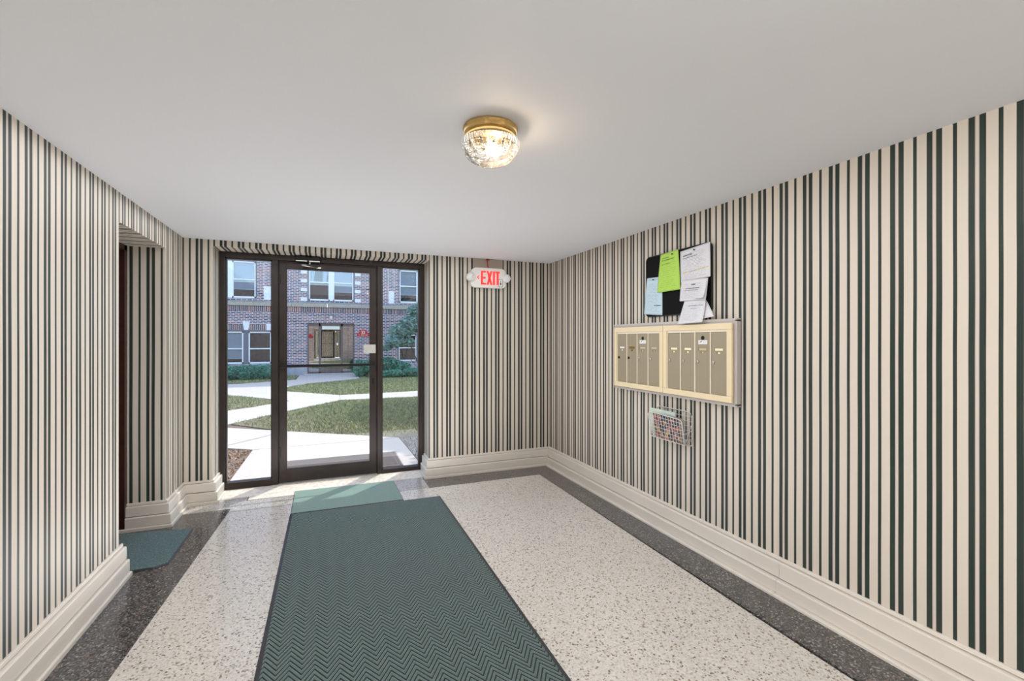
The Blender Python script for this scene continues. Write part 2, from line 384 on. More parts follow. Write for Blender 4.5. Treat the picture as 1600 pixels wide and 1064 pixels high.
# ------------------------------------------------------------------ dark wood door in the alcove
dx = XL-TH
r = struct(empty('door_2', (dx, 4.03, 0)), 'dark mahogany door deep in the doorway of the left wall', 'door')
def rel(o, root): o.location = (-root.location.x, -root.location.y, -root.location.z); return o
rel(bx('door_leaf', (dx-.09, dx-.045, AY0+.05, AY1-.05, .01, AZ-.04), M_mahog, r), r)
for a, b in ((AY0-.02, AY0+.05), (AY1-.05, AY1-.001)): rel(bx('door_frame', (dx-.1, dx-.001, a, b, 0, AZ), M_mahog, r), r)
rel(bx('door_frame', (dx-.1, dx-.001, AY0, AY1, AZ-.04, AZ+.03), M_mahog, r), r)
for z0, z1 in ((.25, .95), (1.1, 1.95)): rel(bx('door_panel', (dx-.047, dx-.035, AY0+.18, AY1-.18, z0, z1), M_mahog, r, bevel=.006), r)
bm = NB(); lathe(bm, [(0, .06), (.02, .058), (.028, .045), (.02, .03), (.01, .02), (.01, 0), (0, 0)], 16, M=Matrix.Translation((dx-.045, AY0+.12, 1.0)) @ Matrix.Rotation(math.pi/2, 4, 'Y'))
rel(obj('door_knob', bm, M_brass, r), r)
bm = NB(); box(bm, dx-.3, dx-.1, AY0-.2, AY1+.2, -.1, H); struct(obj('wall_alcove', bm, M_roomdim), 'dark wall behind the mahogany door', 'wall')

# ------------------------------------------------------------------ glass entrance
def bars(bm, L, m=0):
    for a in L: box(bm, *a)
GY = YF+.045
bm = NB(); fy0, fy1 = YF, 5.33
bars(bm, [(OX0+.001, -.935, fy0, fy1, .024, OZ-.001), (.980, OX1-.001, fy0, fy1, .024, OZ-.001), (-.935, .980, fy0, fy1, 2.322, OZ-.001),
          (-.523, -.467, fy0, fy1, .024, 2.322), (.512, .560, fy0, fy1, .024, 2.322),
          (-.467, -.458, fy0+.03, fy1, .024, 2.322), (.503, .512, fy0+.03, fy1, .024, 2.322), (-.467, .512, fy0+.03, fy1, 2.305, 2.322)])
struct(obj('trim_2', bm, M_bronze, bevel=.002), 'dark bronze metal frame holding the glass door and its two sidelights', 'door frame')
def sidelight(name, x0, x1, zb, label):
    w = struct(empty(name, ((x0+x1)/2, GY, 0)), label, 'window')
    bm = NB(); bars(bm, [(x0, x1, fy0-.004, fy1-.02, .024, zb), (x0, x0+.012, fy0+.02, fy0+.07, zb, 2.322), (x1-.012, x1, fy0+.02, fy0+.07, zb, 2.322), (x0, x1, fy0+.02, fy0+.07, 2.31, 2.322)])
    rel(obj('window_frame', bm, M_bronze, w), w)
    rel(bx('pane', (x0+.01, x1-.01, GY-.003, GY+.003, zb-.005, 2.315), M_glass, w), w); return w
sidelight('window_1', -.935, -.523, .088, 'tall narrow glass sidelight left of the glass door')
sidelight('window_2', .560, .980, .066, 'tall narrow glass sidelight right of the glass door')
d = struct(empty('door_1', (.024, GY, 0)), 'glass entrance door in a dark bronze frame with a push bar', 'door')
bm = NB(); a0, a1 = -.455, .500; b0, b1 = YF+.012, YF+.056
bars(bm, [(a0, a0+.062, b0, b1, .034, 2.302), (a1-.062, a1, b0, b1, .034, 2.302), (a0+.062, a1-.062, b0, b1, .034, .165), (a0+.062, a1-.062, b0, b1, 2.243, 2.302)])
rel(obj('door_frame', bm, M_bronze, d, bevel=.0015), d)
bm = NB(); bars(bm, [(a0+.062, a1-.062, b0-.003, b0+.006, .165, .176), (a0+.062, a0+.070, b0-.003, b0+.006, .176, 2.243), (a1-.070, a1-.062, b0-.003, b0+.006, .176, 2.243), (a0+.062, a1-.062, b0-.003, b0+.006, 2.235, 2.243)])
rel(obj('glazing_bead', bm, M_bronze, d), d)
rel(bx('pane', (a0+.05, a1-.05, GY-.012, GY-.006, .15, 2.25), M_glass, d), d)
bm = NB(); bars(bm, [(a0+.005, a1-.01, b0-.050, b0-.028, 1.222, 1.252), (a0+.005, a0+.045, b0-.03, b0, 1.215, 1.259), (a1-.05, a1-.01, b0-.03, b0, 1.215, 1.259)])
rel(obj('push_bar', bm, M_blackm, d, bevel=.003), d)
bm = NB(); box(bm, .372, .494, b0-.012, b0-.001, 1.36, 1.455)
for k in range(7): box(bm, .365, .373, b0-.010, b0-.003, 1.366+k*.0125, 1.373+k*.0125)
o = rel(obj('latch_cover', bm, mat('latch_cover_paint', (.50, .48, .44), .5), d), d); o['label'] = 'pale grey latch cover plate'
bm = NB(); box(bm, .452, .480, b0-.008, b0, 1.02, 1.09); rel(obj('lock_cylinder', bm, M_blackm, d), d)
for z in (.30, 1.2, 2.08): rel(bx('hinge', (a0-.008, a0+.012, b0-.012, b0, z, z+.10), M_blackm, d), d)
# closer mounted on the header
c = rel(bx('door_closer', (-.300, -.070, YF-.062, YF-.002, 2.325, 2.372), M_blackm, d, bevel=.004), d)
bx('end_plate', (-.298, -.195, YF-.066, YF-.010, 2.316, 2.326), M_chrome, c); bx('end_plate', (-.175, -.072, YF-.066, YF-.010, 2.316, 2.326), M_chrome, c)
bm = NB(); tube(bm, [(-.17, YF-.03, 2.318), (-.17, YF-.03, 2.285)], .012, 8)
tube(bm, [(-.17, YF-.035, 2.288), (-.245, YF-.10, 2.272)], .008, 6); tube(bm, [(-.245, YF-.10, 2.270), (-.09, YF-.015, 2.264)], .007, 6)
box(bm, -.105, -.06, YF-.02, YF+.012, 2.256, 2.270); obj('closer_arm', bm, M_chrome, c)

# ------------------------------------------------------------------ mats
def mat_green(name, herring, c1, c2, rough=.85):
    N = NT(name); x = N.xyz(N.tc.outputs['Object']); o = N.tc.outputs['Object']
    n = N.noise(o, 260, 2); spk = N.noise(o, 500, 1)
    if herring:
        tri = N.math('PINGPONG', N.math('ADD', x[0], 10.03), .0535)
        v = N.math('MULTIPLY_ADD', tri, 1.55, x[1])
        f = N.math('FRACT', N.math('DIVIDE', N.math('ADD', v, 20.), .0345))
        w = N.math('ABSOLUTE', N.math('SUBTRACT', f, .5))      # .5 at the groove
        h = N.math('SMOOTH_MIN', N.math('MULTIPLY', N.math('MAXIMUM', N.math('SUBTRACT', .41, w), 0.), 6.0), 1.0, .2)
        f2 = N.math('ABSOLUTE', N.math('SUBTRACT', f, .5)); mid = N.math('LESS_THAN', f2, .045)
        h = N.math('SUBTRACT', h, N.math('MULTIPLY', mid, .30))
        col = N.mix(N.math('MINIMUM', N.math('MAXIMUM', h, 0.), 1.), c1, c2)
        col = N.mix(N.math('MULTIPLY', N.math('GREATER_THAN', spk, .62), .35), col, (.32, .42, .38))
        N.color(N.mix(N.math('MULTIPLY', n, .5), col, c1))
        N.bump(N.math('ADD', h, N.math('MULTIPLY', n, .25)), 1.0, .008)
    else:
        col = N.mix(n, c1, c2)
        col = N.mix(N.math('MULTIPLY', N.math('GREATER_THAN', N.noise(o, 150, 1), .60), .5), col, (.30, .42, .40))
        N.color(col); N.bump(n, .8, .006)
    N.rough(rough); N.p.inputs['Sheen Weight'].default_value = .45; N.p.inputs['Sheen Roughness'].default_value = .3; N.p.inputs['Sheen Tint'].default_value = (.75, .92, 1, 1); return N.m
M_mat1 = mat_green('ribbed_green_pile', True, (.0015, .005, .004), (.145, .21, .185))
M_mat2 = mat_green('flat_green_pile', False, (.12, .19, .16), (.26, .38, .31))
M_mat3 = mat_green('blue_green_pile', False, (.02, .05, .05), (.09, .155, .15))
def make_mat(name, pts, m, label, t=.010, rim=.022, z=0., group=None):
    cx = sum(p[0] for p in pts)/len(pts); cy = sum(p[1] for p in pts)/len(pts)
    r = empty(name, (cx, cy, z), label=label, cat='floor mat', group=group)
    def off(p, dd):
        out = []; n = len(p)
        for i in range(n):
            a, b, c = Vector(p[i-1]), Vector(p[i]), Vector(p[(i+1) % n])
            e1 = (b-a).normalized(); e2 = (c-b).normalized(); n1 = Vector((-e1.y, e1.x)); n2 = Vector((-e2.y, e2.x))
            m_ = (n1+n2); m_ /= max(.2, m_.dot(n1)); out.append(b+m_*dd)
        return out
    inn = off(pts, rim)
    bm = NB(); prism(bm, [(p[0]-cx, p[1]-cy) for p in inn], .001, t); obj('pile', bm, m, r)
    bm = NB(); n = len(pts); A = [(p[0]-cx, p[1]-cy) for p in pts]; B = [(p[0]-cx, p[1]-cy) for p in inn]
    va = [bm.verts.new((*p, .0005)) for p in A]; vb = [bm.verts.new((*p, t*.35)) for p in A]; vc = [bm.verts.new((*p, t*.8)) for p in B]; vd = [bm.verts.new((*p, .0005)) for p in B]
    for i in range(n):
        j = (i+1) % n
        for u, w in ((va, vb), (vb, vc), (vc, vd)): bm.faces.new((u[i], u[j], w[j], w[i]))
    obj('rubber_edge', bm, M_rubber, r); return r
make_mat('ribbed_doormat', [(-.305, -.9), (.985, -.9), (1.005, 4.325), (-.298, 4.345)], M_mat1, 'long dark green mat with zigzag ribs and a black rubber edge')
make_mat('flat_doormat', [(-.295, 4.352), (.665, 4.345), (.655, 4.975), (-.30, 4.995)], M_mat2, 'smaller light green mat between the zigzag mat and the glass door', t=.007, rim=.006)
make_mat('side_doormat', [(XL-.27, 3.655), (-1.06, 3.65), (-.985, 3.70), (-.985, 4.30), (-1.235, 4.355), (XL-.27, 4.385)], M_mat3, 'small teal mat lying in front of the dark wood door', t=.011, rim=.010)

# ------------------------------------------------------------------ ceiling lamp
LX, LY = .668, 1.90
r = empty('dome_ceiling_light', (LX, LY, H), label='round ceiling light with brass base and pressed glass dome', cat='ceiling light')
bm = NB(); lathe(bm, [(0, 0), (.118, 0), (.121, -.004), (.121, -.007), (.116, -.010), (.117, -.026), (.113, -.030), (.104, -.031), (.104, -.034), (.111, -.036), (.111, -.050), (.104, -.056), (.098, -.056), (.0, -.052)], 64)
obj('brass_base', bm, M_brasslamp, r)
prof = []
for i in range(90):
    t = i/89
    ang = math.radians(38)*(1-t)-math.pi/2*t
    if i < 12: prof.append((.1+.022*math.sin(i/12*math.pi/2), -.050-.012*i/12))
    else:
        q = (i-12)/77*math.pi/2; prof.append((.1265*max(math.cos(q), 0)**.62 if q < math.pi/2-.001 else 0, -.064-.092*math.sin(q)))
def dimple(rr, z, a, j):
    if j < 26: k = 1+.022*abs(math.sin(a*30)); return rr*k, z
    q = (j-12)/77*math.pi/2
    # star cuts: three rows
    d = 0
    for row, (qc, cnt) in enumerate(((.42, 12), (.82, 9), (1.2, 5))):
        s = 2*math.pi/cnt; al = ((a+row*s/2) % s-s/2); dx_ = al*math.cos(q)*1.25; dy_ = (q-qc)
        R = math.hypot(dx_, dy_)
        if R < .24: th = math.atan2(dy_, dx_); d += abs(math.cos(th*4))*(1-R/.24)*.12
    return rr*(1-d), z*(1-d*.4)
bm = NB(); lathe(bm, prof, 288, disp=dimple)
def domeglass():
    m = bpy.data.materials.new('pressed_glass'); m.use_nodes = True; t = m.node_tree; t.nodes.clear()
    out = t.nodes.new('ShaderNodeOutputMaterial'); tr = t.nodes.new('ShaderNodeBsdfTransparent'); tr.inputs[0].default_value = (.96, .94, .90, 1)
    rf = t.nodes.new('ShaderNodeBsdfRefraction'); rf.inputs['IOR'].default_value = 1.45; rf.inputs['Roughness'].default_value = .0; rf.inputs[0].default_value = (1, .97, .92, 1)
    gl = t.nodes.new('ShaderNodeBsdfGlossy'); gl.inputs['Roughness'].default_value = .02
    tl = t.nodes.new('ShaderNodeBsdfTranslucent'); tl.inputs[0].default_value = (1, .96, .92, 1)
    a = t.nodes.new('ShaderNodeMixShader'); a.inputs[0].default_value = .70
    b = t.nodes.new('ShaderNodeMixShader'); b.inputs[0].default_value = .03
    c = t.nodes.new('ShaderNodeMixShader'); c.inputs[0].default_value = .16
    t.links.new(tr.outputs[0], a.inputs[1]); t.links.new(rf.outputs[0], a.inputs[2])
    t.links.new(a.outputs[0], b.inputs[1]); t.links.new(tl.outputs[0], b.inputs[2])
    t.links.new(b.outputs[0], c.inputs[1]); t.links.new(gl.outputs[0], c.inputs[2]); t.links.new(c.outputs[0], out.inputs[0]); return m
for f_ in bm.faces: f_.smooth = False
obj('glass_dome', bm, domeglass(), r)
bm = NB(); lathe(bm, [(0, -.045), (.010, -.045), (.010, -.06), (.018, -.075), (.024, -.093), (.021, -.110), (.011, -.118), (0, -.120)], 20, M=Matrix.Translation((.0, 0, 0)))
obj('bulb', bm, mat('lit_bulb', (1, .9, .7), .4, emis=(1, .82, .6), estr=6), r)
pl = bpy.data.lights.new('bulb_light', 'POINT'); pl.energy = 9; pl.color = (1, .74, .48); pl.shadow_soft_size = .02
po = bpy.data.objects.new('bulb_light', pl); C.objects.link(po); po.location = (LX+.028, LY-.01, H-.100); po.visible_camera = True

# ------------------------------------------------------------------ exit sign
r = empty('exit_sign', (1.708, 4.96, 2.214), label='white illuminated exit sign with two emergency lamp heads', cat='exit sign')
bm = NB(); hw, hh = .212, .113
out = [(-hw+.055, hh), (hw-.045, hh), (hw-.015, hh-.02), (hw, hh-.045), (hw, -hh+.04), (hw-.012, -hh+.018), (hw-.04, -hh), (-hw+.04, -hh), (-hw+.012, -hh+.018), (-hw, -hh+.04), (-hw, hh-.045), (-hw+.02, hh-.02)]
prism(bm, out, 0, -.045, fn=lambda a, b, h: (a, h, b)); obj('housing', bm, M_white, r, bevel=.004)
def bar2(bm, pts, y0=-.049, y1=-.0455): prism(bm, pts, y0, y1, fn=lambda a, b, h: (a, h, b))
zt, zb_, w = .078, -.078, .024
def R4(x0, x1, z0, z1): return [(x0, z0), (x1, z0), (x1, z1), (x0, z1)]
L = []
ex = -.094
L += [R4(ex, ex+w, zb_, zt), R4(ex+w, ex+.060, zt-.020, zt), R4(ex+w, ex+.055, -.011, .011), R4(ex+w, ex+.060, zb_, zb_+.020)]
xx = -.027
L += [[(xx, zt), (xx+.024, zt), (xx+.070, zb_), (xx+.046, zb_)], [(xx+.046, zt), (xx+.070, zt), (xx+.024, zb_), (xx, zb_)]]
L += [R4(.050, .074, zb_, zt), R4(.080, .134, zt-.020, zt), R4(.095, .119, zb_, zt-.020)]
L += [[(-.142, .004), (-.116, .026), (-.112, .018), (-.130, .002), (-.112, -.014), (-.116, -.022), (-.142, 0)]]
for q in L:
    bm2 = NB(); bar2(bm2, q); me = bpy.data.meshes.new('t'); bm2.to_mesh(me); bm2.free()
    if q is L[0]: acc = NB()
    acc.from_mesh(me)
o = obj('lettering', acc, M_red, r); o['label'] = 'glowing red EXIT letters with a left arrow'
for s, nm in ((-1, 'a'), (1, 'b')):
    T = Matrix.Translation((s*.224, -.005, .002)) @ Matrix.Rotation(math.pi/2, 4, 'X') @ Matrix.Rotation(-s*.25 if s > 0 else .1, 4, 'Y')
    bm = NB(); lathe(bm, [(0, .0), (.030, .002), (.044, .02), (.048, .052), (.048, .064), (.045, .066), (.043, .060)], 28, M=T)
    h = obj('lamp_head', bm, M_white, r)
    bm = NB(); lathe(bm, [(.044, .060), (.038, .066), (.02, .072), (0, .074)], 28, disp=lambda rr, z, a, j: (rr, z+.003*math.sin(a*9)), M=T); obj('lens', bm, M_lens, h)
bm = NB(); box(bm, .118, .170, -.0475, -.0455, -.098, -.010); box(bm, .122, .166, -.0485, -.0475, -.094, -.014, mi=1)
box(bm, .141, .147, -.0495, -.0485, -.062, -.03); prism(bm, [(.132, -.058), (.156, -.058), (.144, -.078)], -.0485, -.0495, fn=lambda a, b, h: (a, h, b))
o = obj('sticker', bm, [M_blackm, M_cardw], r); o['label'] = 'white sticker with black border and down arrow'
o = bx('wiring_plate', (1.538, 1.884, YB-.008, YB-.0005, 2.30, H-.002), M_patch); meta(o, 'bare beige plate on the wall above the exit sign', 'wall plate')
bm = NB(); tube(bm, [(1.706, YB-.012, H-.001), (1.704, YB-.014, 2.40), (1.71, YB-.016, 2.34), (1.71, YB-.020, 2.315)], .006, 8)
tube(bm, [(1.685, YB-.014, H-.012), (1.70, YB-.02, H-.02), (1.73, YB-.014, H-.010)], .006, 8)
meta(obj('supply_cable', bm, M_redc), 'short red cable from the ceiling to the exit sign', 'cable')

# ------------------------------------------------------------------ mailboxes (coordinates in x = depth from wall, y along wall)
r = empty('mailbox_surround', (XR, 2.875, 1.353), label='grey painted wooden box frame around both mailbox panels', cat='mailbox frame')
y0, y1, z0, z1 = 2.203-2.875, 3.545-2.875, 1.078-1.353, 1.632-1.353
for nm, dd in (('side_board', (-.038, -.0005, y0-.010, y0+.004, z0-.006, z1+.006)), ('side_board', (-.038, -.0005, y1-.004, y1+.014, z0-.006, z1+.006)),
               ('top_board', (-.038, -.0005, y0-.010, y1+.014, z1-.006, z1+.014)), ('bottom_board', (-.038, -.0005, y0-.010, y1+.014, z0-.014, z0+.006)), ('back_panel', (-.036, -.0005, y0, y1, z0, z1))):
    bx(nm, dd, M_greyp, r, bevel=.0015)
def bank(ya, yb, label, cards):
    cy = (ya+yb)/2; r = empty('mailbox_bank', (XR-.039, cy, 1.352), label=label, cat='mailbox', group='mailbox panels on the right wall')
    w = (yb-ya)/2; h = .264; fw = .042
    bm = NB()
    for (p, q, s, t) in ((-w, w, h-fw, h), (-w, w, -h, -h+fw), (-w, -w+fw, -h+fw, h-fw), (w-fw, w, -h+fw, h-fw)):
        box(bm, -.020, -.0005, p+.0008, q-.0008, s, t)
    obj('frame', bm, M_ivory, r, bevel=.003)
    iy, iz = w-fw, h-fw
    bx('lintel', (-.012, -.001, -iy, iy, iz-.016, iz), M_ivory2, r)
    dw = 2*iy/4
    for k in range(1, 4): bx('divider', (-.014, -.001, iy-k*dw-.004, iy-k*dw+.004, -iz, iz-.016), M_ivory2, r, bevel=.001)
    for e in (-1, 1): bx('divider', (-.013, -.001, min(e*iy, e*(iy-.005)), max(e*iy, e*(iy-.005)), -iz, iz-.016), M_ivory2, r)
    for k in range(4):
        c = iy-(k+.5)*dw
        dcol = bx('door', (-.009, -.001, c-dw/2+.006, c+dw/2-.006, -iz+.002, iz-.018), M_khaki, r, bevel=.001)
        cm = cards[k]
        bm = NB(); box(bm, -.0105, -.009, c-.030, c+.040, .076, .096, mi=0); box(bm, -.0115, -.0103, c-.034, c+.032, .078, .094, mi=1)
        obj('name_card', bm, [M_brass, cm], dcol)
        bm = NB(); box(bm, -.0105, -.009, c-.006, c+.018, .056, .070, mi=0); box(bm, -.0125, -.0100, c-.010, c+.006, .057, .069, mi=1)
        obj('call_button', bm, [M_brass, cm], dcol)
        lm = M_blackm if (k < 2 and cards[0] is M_cardw) else M_chrome
        bm = NB(); lathe(bm, [(0, .008), (.008, .0078), (.0115, .005), (.0115, 0), (0, 0)], 20, M=Matrix.Translation((-.009, c+dw/2-.024, -.004)) @ Matrix.Rotation(-math.pi/2, 4, 'Y'))
        box(bm, -.0178, -.016, c+dw/2-.0250, c+dw/2-.0230, -.011, .003, mi=1); obj('lock', bm, [lm, M_blackm], dcol)
        if k == 2:
            bm = NB(); lathe(bm, [(0, .001), (.010, .001), (.013, .003), (.015, .002), (.015, 0), (0, 0)], 22, M=Matrix.Translation((-.009, c, .166)) @ Matrix.Rotation(-math.pi/2, 4, 'Y'))
            obj('master_lock', bm, M_blackm, dcol)
            bm = NB(); box(bm, -.0100, -.009, c-.041, c+.041, .122, .150, mi=0)
            prism(bm, [(c+.030, .132), (c+.010, .138), (c+.004, .146), (c+.012, .144), (c+.020, .140), (c+.026, .138)], -.0100, -.0106, mi=1, fn=lambda a, b, h: (h, a, b))
            for i in range(3): box(bm, -.0104, -.0100, c-.036, c-.001, .128+i*.006, .1298+i*.006, mi=2)
            o = obj('sticker', bm, [M_cardw, M_blackm, mat('faint_blue_print', (.45, .48, .6), .6)], dcol); o['label'] = 'white sticker with a small dark bird emblem'
    return r
bank(2.874, 3.532, 'left mailbox panel of four narrow khaki doors in a pale yellow frame', [M_cardw, M_brass, M_tan, M_tan])
bank(2.214, 2.872, 'right mailbox panel of four narrow khaki doors, nearer the viewer', [M_card, M_card, M_tan, M_card])

# ------------------------------------------------------------------ notice board and its papers
r = empty('notice_board', (XR, 2.775, 1.945), label='black notice board with rounded corners above the mailboxes', cat='notice board')
bm = NB(); w2, h2, rc = .352, .246, .035; pts = []
for cx_, cz_, a0_ in ((w2-rc, h2-rc, 0), (-w2+rc, h2-rc, 90), (-w2+rc, -h2+rc, 180), (w2-rc, -h2+rc, 270)):
    for k in range(6): a = math.radians(a0_+k*18); pts.append((cx_+rc*math.cos(a), cz_+rc*math.sin(a)))
prism(bm, pts, -.002, -.016, fn=lambda a, b, h: (h, a, b)); obj('panel', bm, M_black, r)
bm = NB(); tube(bm, [(-.014, a, b) for a, b in pts], .005, 6, closed=True); obj('rim', bm, M_blackm, r)
def paper_mat(name, col, ink, lines, seed, strong=(), hi=None, both=True):
    N = NT(name); uv = N.xyz(N.tc.outputs['UV']); u, v = uv[0], uv[1]
    row = N.math('FLOOR', N.math('MULTIPLY', v, lines)); fr = N.math('FRACT', N.math('MULTIPLY', v, lines))
    inr = N.math('MULTIPLY', N.math('GREATER_THAN', fr, .35), N.math('LESS_THAN', fr, .68))
    wd = N.noise(N.comb(N.math('MULTIPLY', u, 22.), N.math('MULTIPLY', row, 3.7), seed), 1.0, 2)
    inw = N.math('GREATER_THAN', wd, .44)
    ln = N.noise(N.comb(N.math('MULTIPLY', row, 5.3), seed, 2.), 1.0, 0)
    ml = N.math('GREATER_THAN', u, .10); mr = N.math('LESS_THAN', u, N.math('MULTIPLY_ADD', ln, .5, .55))
    mt = N.math('LESS_THAN', v, .86); mb = N.math('GREATER_THAN', v, .08)
    k = inr
    for q in (inw, ml, mr, mt, mb): k = N.math('MULTIPLY', k, q)
    k = N.math('MULTIPLY', k, .45)
    c = N.mix(k, col, ink)
    for (u0, u1, v0, v1, cc) in strong:
        e = N.math('MULTIPLY', N.math('MULTIPLY', N.math('GREATER_THAN', u, u0), N.math('LESS_THAN', u, u1)), N.math('MULTIPLY', N.math('GREATER_THAN', v, v0), N.math('LESS_THAN', v, v1)))
        e = N.math('MULTIPLY', e, N.math('GREATER_THAN', N.noise(N.comb(N.math('MULTIPLY', u, 45.), v, seed), 1., 1), .36))
        c = N.mix(e, c, cc)
    N.color(c); N.rough(.7)
    return N.m
def paper(tl, tr, br, bl, xo, m, label, pin=None, curl=(0, 0), bulge=.006, n=(12, 16)):
    """corners as (y,z[,extra stand-off]); xo = stand-off from the wall, curl = extra stand-off at the bottom left / bottom right"""
    g = lambda p: (p[0], p[1], (p[2] if len(p) > 2 else 0))
    TL, TR, BR_, BL = map(g, (tl, tr, br, bl)); cy = (TL[0]+TR[0])/2; cz = max(TL[1], TR[1])
    r = empty('paper_notice', (XR, cy, cz), label=label, cat='paper')
    bm = NB(); uvl = bm.loops.layers.uv.verify(); G_ = []
    for j in range(n[1]+1):
        t = j/n[1]; row = []
        for i in range(n[0]+1):
            s = i/n[0]
            lerp = lambda k: (TL[k]*(1-s)+TR[k]*s)*(1-t)+(BL[k]*(1-s)+BR_[k]*s)*t
            off = xo+lerp(2)+(curl[0]*(1-s)+curl[1]*s)*t*t+bulge*math.sin(s*3.0+.4)*math.sin(t*3.14)
            row.append(bm.verts.new((-off, lerp(0)-cy, lerp(1)-cz)))
        G_.append(row)
    for j in range(n[1]):
        for i in range(n[0]):
            f = bm.faces.new((G_[j][i], G_[j+1][i], G_[j+1][i+1], G_[j][i+1])); f.smooth = True
            for l, (a, b) in zip(f.loops, ((i, j), (i, j+1), (i+1, j+1), (i+1, j))): l[uvl].uv = (a/n[0], 1-b/n[1])
    o = obj('sheet', bm, m, r)
    sm = o.modifiers.new('thickness', 'SOLIDIFY'); sm.thickness = .0006
    if pin:
        bm = NB(); lathe(bm, [(0, .012), (.005, .011), (.0055, .008), (.003, .004), (.004, 0), (0, 0)], 12, M=Matrix.Translation((-xo-.004, pin[0]-cy, pin[1]-cz)) @ Matrix.Rotation(-math.pi/2, 4, 'Y'))
        obj('push_pin', bm, M_pin, r)
    return r
PW = (.68, .67, .70); INK = (.20, .20, .24)
paper((3.108, 2.020), (2.925, 2.012), (2.920, 1.702), (3.148, 1.722), .022, paper_mat('blue_paper', (.50, .64, .72), (.18, .25, .3), 26, 1.3, strong=[(.55, .92, .24, .262, (.02, .02, .03)), (.15, .9, .93, .945, (.2, .3, .45))]),
      'pale blue printed notice at the lower left of the black board', pin=(3.02, 1.998))
paper((2.932, 2.187), (2.735, 2.196), (2.711, 1.888), (2.972, 1.885), .030, paper_mat('lime_paper', (.42, .66, .10), (.20, .34, .04), 20, 2.1, strong=[(.12, .5, .86, .885, (.15, .28, .03)), (.12, .75, .80, .825, (.12, .22, .03)), (.12, .6, .70, .72, (.15, .28, .03))]),
      'lime green printed notice hanging at the centre of the black board', pin=(2.79, 2.168))
paper((2.70, 1.952), (2.432, 1.93, .03), (2.440, 1.80, .03), (2.65, 1.80), .020, paper_mat('white_paper_curled', PW, INK, 30, 8.2),
      'white sheet curling out behind the centred white notice', curl=(.0, .03))
paper((2.712, 2.172), (2.418, 2.188, .006), (2.408, 1.945, .012), (2.705, 1.928), .030, paper_mat('white_paper_upper', PW, INK, 24, 3.3, strong=[(.10, .42, .80, .835, (.12, .12, .14)), (.10, .60, .73, .75, (.15, .15, .18)), (.08, .36, .29, .31, (.62, .48, .02)), (.52, .95, .29, .31, (.62, .48, .02)), (.36, .52, .285, .30, (.3, .3, .35))]),
      'large white notice with a yellow highlighted line, top right of the black board', pin=(2.562, 2.158))
paper((2.66, 1.80, .02), (2.47, 1.79, .0), (2.36, 1.665, .03), (2.60, 1.64, .03), .020, paper_mat('white_paper_back', PW, INK, 30, 9.7),
      'folded white sheet poking out at the lower right, just above the mailboxes', curl=(0, .01))
paper((2.655, 1.80, .0), (2.452, 1.795, .0), (2.448, 1.628, .025), (2.690, 1.622, .025), .040, paper_mat('white_paper_lower', PW, INK, 22, 5.1, strong=[(.25, .9, .72, .755, (.25, .25, .28)), (.40, .68, .60, .63, (.3, .3, .33))]),
      'white notice drooping over the top of the mailboxes', curl=(.012, .012))
paper((2.682, 1.945), (2.425, 1.938), (2.447, 1.785), (2.702, 1.795), .046, paper_mat('white_paper_centre', PW, INK, 20, 4.4, strong=[(.42, .58, .74, .80, (.12, .12, .13)), (.20, .82, .57, .61, (.15, .15, .17)), (.18, .84, .48, .515, (.3, .3, .33))]),
      'white notice with a short black heading, overlapping the drooping one below')

# ------------------------------------------------------------------ wire rack with magazines
r = empty('wire_magazine_rack', (XR, 2.81, .718), label='white wire magazine rack fixed below the mailboxes', cat='magazine rack')
def wires(bm, P00, P10, P11, P01, nh, nv, rw=.0015, rf=.003):
    P00, P10, P11, P01 = map(Vector, (P00, P10, P11, P01))
    f = lambda s, t: (P00*(1-s)+P10*s)*(1-t)+(P01*(1-s)+P11*s)*t
    tube(bm, [f(.0, .0), f(.5, 0), f(1, 0), f(1, .5), f(1, .88), f(.96, .97), f(.92, 1), f(.5, 1), f(.08, 1), f(.04, .97), f(0, .88), f(0, .5)], rf, 6, closed=True)
    for i in range(1, nh): tube(bm, [f(0, i/nh), f(1, i/nh)], rw, 4)
    for i in range(1, nv): tube(bm, [f(i/nv, 0), f(i/nv, 1)], rw, 4)
bm = NB(); wires(bm, (-.006, .205, 0), (-.006, -.190, 0), (-.006, -.190, .250), (-.006, .205, .250), 7, 12); obj('back_grid', bm, M_wire, r)
bm = NB(); wires(bm, (-.068, .190, .010), (-.068, -.185, .010), (-.100, -.188, .198), (-.100, .192, .212), 7, 13); obj('front_grid', bm, M_wire, r)
bm = NB()
for i in range(14): y = .195-i*.029; tube(bm, [(-.006, y, .003), (-.068, y, .010)], .0015, 4)
obj('bottom_grid', bm, M_wire, r)
for y in (.195, -.187):
    for a_ in ([(-.006, y, .11), (-.082, y, .09)], [(-.006, y, .05), (-.075, y, .05)], [(-.006, y, .155), (-.060, y, .03)] if y < 0 else [(-.006, y, .20), (-.098, y, .19)]):
        bm = NB(); tube(bm, a_, .0018, 4); obj('side_wire', bm, M_wire, r)
def mag_mat(name, cols, sc, seed):
    N = NT(name); o = N.tc.outputs['Object']; v = N.n('TexVoronoi'); v.inputs['Scale'].default_value = sc; N.l(o, v.inputs['Vector'])
    st = [(i/len(cols), c) for i, c in enumerate(cols)]; N.color(N.ramp(N.xyz(v.outputs['Color'])[seed % 3], st, True)); N.rough(.3); return N.m
MAG = [((.10, .02, .02), (.38, .10, .06), (.03, .03, .03), (.45, .30, .10), (.02, .02, .03), (.40, .2, .22), (.05, .03, .04)), ((.55, .66, .55), (.6, .7, .6), (.5, .6, .55), (.60, .68, .6), (.2, .3, .5)), ((.03, .03, .04), (.3, .05, .05), (.6, .4, .3)), ((.6, .6, .6), (.2, .3, .5), (.7, .7, .7))]
